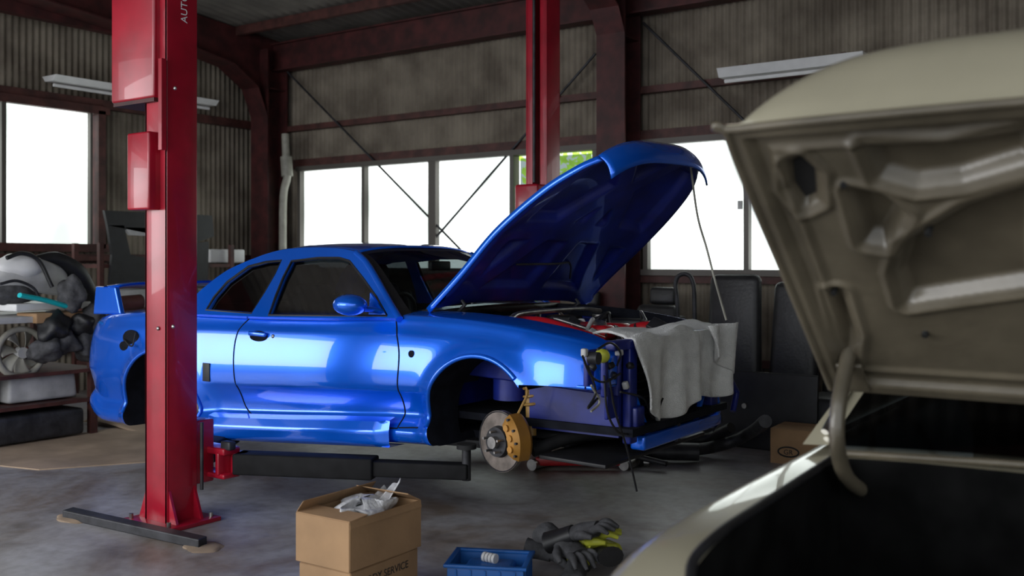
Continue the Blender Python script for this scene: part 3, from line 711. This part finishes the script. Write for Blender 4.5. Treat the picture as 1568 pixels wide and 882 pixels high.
for y in ys:
    hp=catmull(fhalf(y),44); r=[(XC-p.x,y,p.y) for p in hp]+[(XC+p.x,y,p.y) for p in hp[1:-1]][::-1]; ring=len(r); vs+=r
for i in range(len(ys)-1):
    for j in range(ring):
        a=i*ring+j;b=i*ring+(j+1)%ring; fs.append((a,b,b+ring,a+ring))
fs.append(tuple(range(ring))[::-1]); fs.append(tuple(range((len(ys)-1)*ring,len(ys)*ring)))
BM=['beige','trunk']
fb=mesh('body',vs,fs,BM,fc,35)
cuts=[cbox((XC-.655,1.80,.33),(XC+.655,2.84,1.3),BM)]
for s in (-1,1):
    for yy in (2.62,5.25): cuts.append(ccyl((XC+s*1.0,yy,.33),(XC+s*.70,yy,.33),.36,BM))
cut(fb,cuts)
for s in (-1,1):
    for k,yy in enumerate((2.62,5.25)):
        cyl('tyre_%d%d'%(s+2,k),(XC+s*.70,yy,.31),(XC+s*.87,yy,.31),.31,'rubber',fc,40); cyl('wheel_%d%d'%(s+2,k),(XC+s*.86,yy,.31),(XC+s*.88,yy,.31),.19,'steel',fc,32)
tube('trunk_seal',[(XC-.665,2.80,.915),(XC-.665,2.3,.895),(XC-.665,2.0,.88),(XC-.66,1.86,.84),(XC-.56,1.80,.80),(XC,1.79,.80),(XC+.56,1.80,.80),(XC+.66,1.86,.84),(XC+.665,2.3,.895),(XC+.665,2.80,.915)],.012,'black',fc,8,n=60)
tube('deck_edge',[(XC-.66,2.85,.925),(XC,2.88,.945),(XC+.66,2.85,.925)],.010,'beigei',fc,8,n=20)
def cab(u,v):
    yk=[2.95,3.15,3.5,4.1,4.6,5.15]; zk=[.92,1.08,1.30,1.38,1.33,.94]
    y=2.95+2.2*u; z=pchip(yk,zk)(y); s=2*v-1; base=.92; w=.80-(z-base)*.42
    if abs(s)>.62:
        k=(abs(s)-.62)/.38; return (XC+math.copysign(w+(.80-w)*k,s),y,z+(base-z)*k)
    return (XC+s/.62*w,y,z+.03*(1-(s/.62)**2))
def cabm(u,v):
    s=abs(2*v-1)
    if s>.64: return 1 if (.14<u<.90 and s<.96 and not .5<u<.54) else 0
    return 1 if ((u<.24 or u>.78) and s<.58) else 0
grid('cabin',cab,50,50,['beige','dglass'],fc,40,0,mi=cabm)
tube('glass_trim',[(XC-.74,2.97,.96),(XC-.70,3.2,1.13),(XC-.64,3.5,1.32)],.012,'chrome',fc,8,n=16)
E=(2.07,1.76); Hh=(2.83,1.105); dv=Vector((0,Hh[0]-E[0],Hh[1]-E[1])); LL=dv.length; dv.normalize(); nrm=Vector((0,-dv.z,dv.y))
if nrm.z<0: nrm=-nrm
LX0,LX1=-.875,.475
def lidpt(x,b,h): return Vector((x,E[0],E[1]))+dv*(b*LL)+nrm*h
def unl(u,v):
    t=(u-784)/F; s=-(v-400)/F; d=Vector((t*C-S,t*S+C,s)); o=Vector((0,0,CH)); P0=Vector((0,E[0],E[1]))
    k=(P0-o).dot(nrm)/d.dot(nrm); q=o+d*k; return (q.x,(q-P0).dot(dv)/LL)
holes=[[(1203,262),(1222,254),(1245,275),(1248,318),(1228,328),(1205,300)],
 [(1300,303),(1345,312),(1382,340),(1352,388),(1322,383)],
 [(1322,232),(1450,232),(1575,210),(1575,262),(1470,292),(1400,300),(1345,285)],
 [(1385,385),(1480,330),(1580,300),(1580,450),(1470,465),(1385,478),(1372,430)],
 [(1268,455),(1284,455),(1305,520),(1300,560),(1285,520)]]
HP=[[unl(*p) for p in h] for h in holes]
def sdf(p,poly):
    d=1e9; inside=False; n=len(poly)
    for i in range(n):
        a=(poly[i][0],poly[i][1]*LL); b=(poly[(i+1)%n][0],poly[(i+1)%n][1]*LL); d=min(d,segd(p,a,b))
        if (a[1]>p[1])!=(b[1]>p[1]) and p[0]<(b[0]-a[0])*(p[1]-a[1])/(b[1]-a[1])+a[0]: inside=not inside
    return -d if inside else d
def ss(x): x=max(0,min(1,x)); return x*x*(3-2*x)
def inner(u,v):
    x=LX0+(LX1-LX0)*u; b=v
    db=min(x-LX0,LX1-x,b*LL,(1-b)*LL); h=.022*ss((db-.03)/.02)
    hr=0
    for pl,dp in zip(HP,[.04,.045,.040,.040,.035]):
        for xx in ((x,2*XC-x)):
            if abs(xx-sum(q[0] for q in pl)/len(pl))>.5: continue
            sd=sdf((xx,b*LL),pl)
            if sd<.012: h=max(h,.022+dp*ss((.012-sd)/.032))
            elif sd<.045: hr=max(hr,.010*ss(1-abs(sd-.028)/.016))
    h-=hr+.010*ss(1-abs(db-.085)/.018)
    return lidpt(x,b,h)
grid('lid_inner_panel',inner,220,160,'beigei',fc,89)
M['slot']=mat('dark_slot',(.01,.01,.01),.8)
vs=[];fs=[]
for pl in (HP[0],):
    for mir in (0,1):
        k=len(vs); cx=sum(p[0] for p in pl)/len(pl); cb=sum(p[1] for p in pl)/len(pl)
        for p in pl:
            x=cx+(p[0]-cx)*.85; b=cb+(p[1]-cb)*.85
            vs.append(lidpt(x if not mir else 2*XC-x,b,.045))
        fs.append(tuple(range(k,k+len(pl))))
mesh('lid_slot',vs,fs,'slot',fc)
lpro=catmull([Vector((a,b,0)) for a,b in [(0,0),(-.01,.06),(.0,.14),(.035,.20),(.11,.235),(.3,.22),(.6,.16),(.85,.11),(1.0,.07)]],48)
def lido(u,v):
    x=LX0+(LX1-LX0)*u; s=(x-XC)/((LX1-LX0)/2)
    P=lpro[int(round(v*48))]; k=.08+1.32*(1-min(1,abs(s)/.94)**5)**.65
    return lidpt(x,P.x,P.y*k)
grid('lid_skin',lido,160,48,'beige',fc,60)
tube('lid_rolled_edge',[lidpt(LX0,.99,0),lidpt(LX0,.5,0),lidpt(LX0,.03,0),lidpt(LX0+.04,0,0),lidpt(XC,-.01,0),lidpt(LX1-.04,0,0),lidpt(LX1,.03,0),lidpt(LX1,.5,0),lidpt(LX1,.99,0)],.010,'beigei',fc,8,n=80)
for s in (0,1):
    P=[px(1303,520,x=-.80),px(1296,560,x=-.80),px(1284,620,x=-.80),px(1282,680,x=-.80),px(1296,730,x=-.80),px(1328,757,x=-.80)]
    if s: P=[Vector((2*XC-p.x,p.y,p.z)) for p in P]
    tube('gooseneck_hinge_%d'%s,P,.021,'beigei',fc,12,n=30)
    a=lidpt(-.80 if not s else 2*XC+.80,.93,.0); box('hinge_plate_%d'%s,a,(.07,.12,.012),'beigei',fc,.004,(-.71,0,0))
for i,(u,v) in enumerate([(1420,365),(1275,455),(1415,520),(1290,290)]):
    x,b=unl(u,v); cyl('plug_%d'%i,lidpt(x,b,.010),lidpt(x,b,.06),.008,'slot',fc,14)
# ------------------------------------------------------------ LOOSE OBJECTS
def carton(name,c,w,d,h,rz,openf=True,z0=0):
    g=grp(name,(c[0],c[1],z0)); R=Matrix.Rotation(rz,4,'Z'); o=Vector((c[0],c[1],z0))
    def B(n,cc,s,rot=(0,0,0)): 
        return box(n,o+R@Vector(cc),s,'card',g,0,(rot[0],rot[1],rz) )
    t=.006
    B('bottom',(0,0,t/2),(w,d,t)); B('side_a',(0,-d/2,h/2),(w,t,h)); B('side_b',(0,d/2,h/2),(w,t,h)); B('side_c',(-w/2,0,h/2),(t,d,h)); B('side_d',(w/2,0,h/2),(t,d,h))
    if not openf: B('top',(0,0,h),(w,d,t)); B('tape',(0,0,h+.004),(w,.05,.001))
    return g,o,R
BX=(-2.98,3.12)
g,o,R=carton('cardboard_box',BX,.28,.43,.21,.04,False,0)
txt('BODY SERVICE',o+R@Vector((.1445,0,.145)),(math.pi/2,0,math.pi/2+.04),.045,g)
txt('PARTS',o+R@Vector((0,-.2195,.10)),(math.pi/2,0,.04),.045,g)
g,o,R=carton('cardboard_box',BX,.30,.45,.20,.02,True,.220)
def flap(n,a,b,out,up,L=.15):
    a=o+R@Vector(a); b=o+R@Vector(b); dd=R@Vector((out[0]*L,out[1]*L,up*L)); nn=Vector((0,0,.004))
    vs=[a,b,b+dd,a+dd]; vs+= [v+nn for v in vs]; mesh(n,vs,[(0,1,2,3),(4,5,6,7),(0,1,5,4),(1,2,6,5),(2,3,7,6),(3,0,4,7)],'card',g)
flap('flap_a',(-.15,-.225,.2),(.15,-.225,.2),(0,.9),.06,.12); flap('flap_b',(.15,-.225,.2),(.15,.225,.2),(.22,0),-.95,.03)
flap('flap_c',(-.15,.225,.2),(.15,.225,.2),(0,-.7),.35,.12); flap('flap_d',(-.15,-.225,.2),(-.15,.225,.2),(.4,0),.5,.10)
def bag(u,v):
    a=2*math.pi*u; r=.12*math.sin(math.pi*min(v*.9+.05,1)); return (BX[0]+r*math.cos(a)*.9+.015*math.sin(5*a+6*v),BX[1]+.02+r*1.3*math.sin(a)+.015*math.cos(7*a),.39+.05*v+.02*math.sin(3*a+9*v))
grid('plastic_bag',bag,48,20,'plast',g,25)
def bag2(u,v): return (BX[0]+.05-.10*u,BX[1]+.12+.08*v+.02*math.sin(9*u),.42+.08*v*(.6+.4*math.sin(5*u+1))+.01*math.sin(20*u))
grid('bag_corner',bag2,24,12,'plast',g,25)
g,o,R=carton('cardboard_box',(-2.42,7.22),.42,.34,.25,.05,False,0)
oc=o+R@Vector((-.08,-.175,.09))
tube('logo_ring',[oc+R@Vector((.075*math.cos(a),0,.035*math.sin(a))) for a in np.linspace(0,6.283,25)[:-1]],.006,'ink',g,5,cyc=True)
txt('GR',oc+Vector((0,-.003,-.018)),(math.pi/2,0,.05),.05,g)
g=grp('plastic_crate',(-2.62,3.62,0)); cx,cy=-2.64,3.60; rz=.45; R=Matrix.Rotation(rz,4,'Z'); o=Vector((cx,cy,0))
for nm,c,s in (('base',(0,0,.01),(.33,.24,.02)),('side_a',(0,-.12,.07),(.34,.01,.13)),('side_b',(0,.12,.07),(.34,.01,.13)),('side_c',(-.165,0,.07),(.01,.24,.13)),('side_d',(.165,0,.07),(.01,.24,.13))):
    box(nm,o+R@Vector(c),s,'crate',g,.003,(0,0,rz))
for i,(c,s) in enumerate((((0,-.125,.135),(.37,.025,.015)),((0,.125,.135),(.37,.025,.015)),((-.172,0,.135),(.025,.25,.015)),((.172,0,.135),(.025,.25,.015)))):
    box('rim_%d'%i,o+R@Vector(c),s,'crate',g,.004,(0,0,rz))
for i in range(5):
    box('rib_%d'%i,o+R@Vector((-.13+.065*i,-.127,.065)),(.008,.008,.11),'crate',g,0,(0,0,rz)); box('ribb_%d'%i,o+R@Vector((.172,-.1+.05*i,.065)),(.008,.008,.11),'crate',g,0,(0,0,rz))
box('contents',o+Vector((0,0,.09)),(.22,.15,.06),'crate',g,.02,(0,0,rz))
for i in range(4): cyl('tape_%d'%i,o+Vector((-.035+.018*i,.0,.14)),o+Vector((-.022+.018*i,.0,.14)),.022,'white',g,16)
def glove(g,tag,c,rz,tilt,m1,m2,sc=1):
    R=Matrix.Rotation(rz,4,'Z')@Matrix.Rotation(tilt,4,'Y'); c=Vector(c)
    def T(v): return c+(R@Vector(v))*sc
    tube(tag+'_cuff',[T((-.13,0,0)),T((-.08,0,.005)),T((-.03,0,.01))],.05,m1,g,14,n=8,rr=[.055*sc,.045*sc,.045*sc],flat=.7)
    tube(tag+'_palm',[T((-.04,0,.01)),T((0,0,.012)),T((.06,0,.01))],.05,m2,g,14,n=8,rr=[.042*sc,.052*sc,.046*sc],flat=.55)
    for i in range(4):
        y=-.036+.024*i; L=(.06,.075,.078,.062)[i]
        tube(tag+'_finger_%d'%i,[T((.05,y,.01)),T((.05+L*.5,y*1.3,.018)),T((.05+L,y*1.5,-.005))],.013,m2,g,10,n=8,rr=[.014*sc,.014*sc,.012*sc,.006*sc])
    tube(tag+'_thumb',[T((.0,-.045,.01)),T((.03,-.075,.012)),T((.06,-.082,.0))],.014,m2,g,10,n=8,rr=[.016*sc,.015*sc,.008*sc])
g=grp('work_gloves',(-2.42,3.98,0))
gl=[((848,858),.06,.4,'grey','grey',1.25),((880,864),.06,1.9,'grey','yel',1.2),((862,845),.13,-.3,'grey','grey',1.35),((893,832),.15,.6,'grey','yel',1.3),((905,855),.08,2.6,'black','grey',1.2),((885,822),.2,.25,'black','grey',1.35),((915,838),.13,1.2,'yel','yel',.8)]
for i,((u,v),z,rz,a,b,sc) in enumerate(gl):
    p=px(u,v,z=z); glove(g,'glove%d'%i,(p.x,p.y+.04,z),rz,(-.3 if i%2 else .25),a,b,sc)
g=grp('cardboard_sheet',(-7.4,4.4,0))
P=[px(0,712,z=.01),px(60,718,z=.01),px(228,706,z=.01),px(300,690,z=.01),px(300,655,z=.01),px(190,652,z=.01),px(90,668,z=.01),px(0,672,z=.01)]
vs=[Vector((p.x,p.y,.0)) for p in P]+[Vector((p.x,p.y,.008)) for p in P]; n8=len(P)
mesh('sheet',vs,[tuple(range(n8)),tuple(range(n8,2*n8))]+[(i,(i+1)%n8,n8+(i+1)%n8,n8+i) for i in range(n8)],'paper',g)
g=grp('cardboard_sheet',(-7.2,5.2,0)); a=px(190,655,z=.01)
def curl(u,v): return (a.x-.55+1.1*u,a.y-.05+.5*v,.02+.16*(1-u)**2*v+.02*math.sin(6*u))
grid('curled_sheet',curl,24,10,'paper',g,50,.008)
wbn=grp('workbench',(-8.2,4.2,0))
bx0,bx1,by0,by1=-8.75,-7.75,3.4,4.95
box('top',((bx0+bx1)/2,(by0+by1)/2,1.0),(bx1-bx0,by1-by0,.05),'lgrey',wbn,.005)
for x in (bx0+.05,bx1-.05):
    for y in (by0+.05,by1-.05): box('leg_%d_%d'%(int(x*10),int(y*10)),(x,y,.49),(.06,.06,.98),'girt',wbn)
for z in (.30,.55): box('shelf_%d'%int(z*100),((bx0+bx1)/2,(by0+by1)/2,z),(bx1-bx0,by1-by0,.03),'girt',wbn)
box('bin_a',(-8.1,4.5,.43),(.5,.6,.21),'lgrey',wbn,.03,taper=(.95,.95)); box('bin_b',(-8.15,4.0,.42),(.45,.3,.2),'paper',wbn,.02)
box('bin_c',(-8.1,4.4,.13),(.7,.8,.22),'dsteel',wbn,.03); box('bin_lid',(-8.1,4.5,.545),(.52,.62,.02),'grey',wbn,.008)
c=px(32,540,x=-7.85)
tube('fan_shroud',[c+Vector((0,.19*math.cos(a),.19*math.sin(a))) for a in np.linspace(0,6.283,41)[:-1]],.025,'pvc',wbn,10,cyc=True)
for i in range(7):
    a=i*.8976
    def bl(u,v): 
        r=.04+.13*u; th=a+.6*u*.5+(v-.5)*.62; return c+Vector((.03*(v-.5)*2,r*math.cos(th),r*math.sin(th)))
    grid('fan_blade_%d'%i,bl,8,6,'pvc',wbn,50,.004)
cyl('fan_hub',c-Vector((.03,0,0)),c+Vector((.04,0,0)),.045,'lgrey',wbn)
pp=grp('car_parts_pile',(-8.2,4.2,1.03))
def X7(u,v,x=-8.0): return px(u,v,x=x)
def bump(u,v):
    a=-1.3+2.6*u; p=px(40,425,x=-8.05); return Vector((p.x+.12*math.cos(a)*1+.05*math.sin(3*v),p.y+.42*math.sin(a)*.8,p.z-.12+.28*v*math.cos(a*.7)+.03*math.sin(6*u)))
grid('bumper_cover',bump,30,14,'lgrey',pp,50,.01)
ell('headlamp_unit',X7(30,410),(.15,.22,.12),'white',pp,noise=.08); ell('wrapped_part',X7(18,450),(.12,.2,.09),'grey',pp,noise=.1)
tube('black_hose',[X7(55,398),X7(85,398),X7(115,415),X7(135,445),X7(150,470)],.06,'black',pp,12,n=24,rr=[.04,.07,.08,.07,.05])
tube('black_duct',[X7(60,440),X7(95,430),X7(140,455)],.06,'rubber',pp,12,n=20)
tube('teal_trim',[X7(30,452,-7.70),X7(70,460,-7.70),X7(105,470,-7.70)],.035,'teal',pp,8,n=10,flat=.6)
tube('strap',[X7(10,395,-7.85),X7(35,388,-7.85),X7(60,400,-7.85),X7(80,440,-7.8)],.018,'black',pp,8,n=20)
tube('wire_loom',[X7(0,435,-7.8),X7(25,430,-7.8),X7(50,440,-7.8),X7(60,455,-7.8)],.012,'dsteel',pp,8,n=20)
box('flat_box',X7(55,468,-8.1),(.5,.7,.06),'white',pp,.01,(0,0,.1)); box('carton_small',X7(85,485,-7.85),(.3,.5,.08),'card',pp,.01)
for i,(u,v) in enumerate([(110,450),(125,500),(95,520),(130,525),(80,500),(70,535),(140,490)]):
    ell('rag_%d'%i,X7(u,v,-7.72),(.13,.10,.15),('grey','black','grey')[i%3],pp,(i,0,i),noise=.16)
cyl('muffler',X7(150,468,-7.6),X7(215,462,-7.6),.065,'girt',pp)
sp=grp('spoiler_panel',(-9.5,6.5,1.2))
Q=lambda u,v:px(u,v,x=-9.3)
def pan(pl,nm,m,th=.04):
    P=[Q(*p) for p in pl]; n_=len(P); vs=P+[p-Vector((th,0,0)) for p in P]
    mesh(nm,vs,[tuple(range(n_)),tuple(range(n_,2*n_))]+[(i,(i+1)%n_,n_+(i+1)%n_,n_+i) for i in range(n_)],m,sp)
pan([(160,322),(325,330),(328,362),(300,372),(165,345)],'wing_blade','black')
pan([(165,345),(190,345),(200,390),(225,395),(222,435),(168,435),(172,390)],'wing_stand','black')
pan([(300,372),(320,370),(318,440),(300,440)],'wing_stand_b','black')
pan([(192,348),(250,350),(240,362),(200,360)],'label','lgrey',.05)
g=grp('storage_rack',(-9.5,6.6,0))
rk0=px(160,470,x=-9.3).y; rk1=px(360,470,x=-9.3).y
for z in (.4,.95,1.42): box('shelf_%d'%int(z*100),(-9.6,(rk0+rk1)/2,z),(.5,rk1-rk0,.04),'girt',g)
for y in (rk0,rk1):
    for x in (-9.83,-9.37): box('post_%d%d'%(int(y*10),int(-x*10)),(x,y,.83),(.05,.05,1.66),'girt',g)
for i,(y,z,s,m) in enumerate([(rk0+.4,1.07,(.4,.4,.2),'lgrey'),(rk0+1.0,1.07,(.4,.5,.2),'black'),(rk0+1.6,1.06,(.3,.4,.18),'white'),(rk0+.6,.53,(.4,.5,.22),'card'),(rk0+1.4,.53,(.4,.5,.22),'lgrey'),(rk0+1.7,1.53,(.3,.5,.16),'white')]):
    box('item_%d'%i,(-9.6,y,z),s,m,g,.02)
for i,(x,y,rz,sc,z) in enumerate([(-4.28,8.1,-1.65,1.1,.15),(-5.05,8.12,-1.5,1.05,.15),(-5.85,8.15,-1.5,1.05,.15)]):
    g=grp('car_seat',(x,y,0)); seat_parts(g,x,y,z,rz,sc,-.15)
    box('pedestal',(x,y,z/2),(.4,.4,z+.08),'black',g,.01)
g=grp('bench_seat_backs',(-3,8,0))
for i,(x,h,w) in enumerate([(-3.30,1.36,.5),(-2.80,1.3,.42),(-2.33,1.25,.5)]):
    box('back_%d'%i,(x,8.0+.06*i,h/2+.0),(w,.16,h),'seat',g,.06,(-.06,.02*i,0),taper=(.9,.7)); box('base_%d'%i,(x,7.75,.22),(w,.45,.42),'seat',g,.05)
box('lower_panel',(-2.85,7.50,.30),(.85,.03,.6),'black',g,.01,(-.08,0,0))
cyl('bolt_cap',(-3.0,7.47,.33),(-3.0,7.49,.33),.02,'steel',g)
tube('seat_frame_hoop',[(-3.80,7.95,.0),(-3.80,7.95,1.0),(-3.82,7.95,1.28),(-3.75,7.95,1.36),(-3.66,7.95,1.3),(-3.64,7.95,1.0),(-3.64,7.95,.0)],.02,'dsteel',g,8,n=30)
g=grp('exhaust_pipe',(-3,6.8,0))
tube('pipe_a',[px(965,688,z=.08),px(1050,690,z=.08),px(1110,680,z=.10),px(1150,662,z=.22),px(1172,645,z=.40)],.045,'dsteel',g,12,n=30)
tube('pipe_b',[px(940,680,z=.08),px(1020,680,z=.09),px(1080,672,z=.12),px(1120,655,z=.24)],.04,'black',g,12,n=24)
tube('muffler',[px(985,690,z=.09),px(1070,692,z=.09)],.08,'dsteel',g,16,flat=.8)
g=grp('floor_jack',(-3.4,6.3,0)); a=px(820,706,z=.06); b=px(960,706,z=.06)
box('frame_a',(a+b)/2,((b-a).length,.05,.06),'redp',g,.01,(0,0,math.atan2((b-a).y,(b-a).x))); box('frame_b',(a+b)/2+Vector((0,.2,0)),((b-a).length,.05,.06),'redp',g,.01,(0,0,math.atan2((b-a).y,(b-a).x)))
cyl('saddle',a+Vector((0,.1,.0)),a+Vector((0,.1,.1)),.06,'dsteel',g); cyl('handle',b+Vector((-.1,.1,.03)),b+Vector((.25,.12,-.01)),.02,'dsteel',g)
for k,q in enumerate((a,b)): cyl('wheel_%d'%k,q+Vector((0,-.05,-.02)),q+Vector((0,.25,-.02)),.04,'steel',g,16)
g=grp('black_floor_bar',(-3.6,4,0))
p=px(905,708,z=0); box('bar',(p.x,p.y,.03),(.8,.07,.05),'armb',g,.01,(0,0,.25)); cyl('bar_cap',(p.x+.36,p.y+.09,.03),(p.x+.42,p.y+.11,.03),.03,'steel',g)
# ------------------------------------------------------------ LIGHT / CAMERA
w=bpy.data.worlds.new('sky'); bpy.context.scene.world=w; w.use_nodes=True; nt=w.node_tree; bg=nt.nodes['Background']
bg.inputs[0].default_value=(.90,.95,1,1); bg.inputs[1].default_value=1.5
def area(name,loc,rot,sx,sy,e,col=(1,1,1)):
    l=bpy.data.lights.new(name,'AREA'); l.shape='RECTANGLE'; l.size=sx; l.size_y=sy; l.energy=e; l.color=col
    o=bpy.data.objects.new(name,l); COL.objects.link(o); o.location=loc; o.rotation_euler=rot; return o
area('added_front_fill',(-5.0,-1.9,2.2),(math.radians(72),0,0),4.5,2.0,150,(.97,.98,1))  # added out-of-frame fill lamp aimed at the car
area('added_side_fill',(-10.2,-1.6,1.7),(math.radians(84),0,math.radians(-58)),3.6,2.0,130,(.97,.98,1))  # added fill lamp at the unseen side opening, brightens the car flank
s=bpy.data.lights.new('sun','SUN'); s.energy=3; s.angle=.05; so=bpy.data.objects.new('sun',s); COL.objects.link(so); so.rotation_euler=(math.radians(-50),0,math.radians(20)); so.location=(0,14,8)
cam=bpy.data.cameras.new('camera'); co=bpy.data.objects.new('camera',cam); COL.objects.link(co)
co.location=(0,0,CH); co.rotation_euler=(math.pi/2,0,PSI); cam.sensor_width=36; cam.lens=36*F/1568; cam.shift_y=-(441-400)/1568
cam.clip_end=100; cam.dof.use_dof=True; cam.dof.focus_distance=5.6; cam.dof.aperture_fstop=2.2
bpy.context.scene.camera=co
bpy.context.scene.view_settings.view_transform='Standard'
print('done',len(bpy.data.objects))
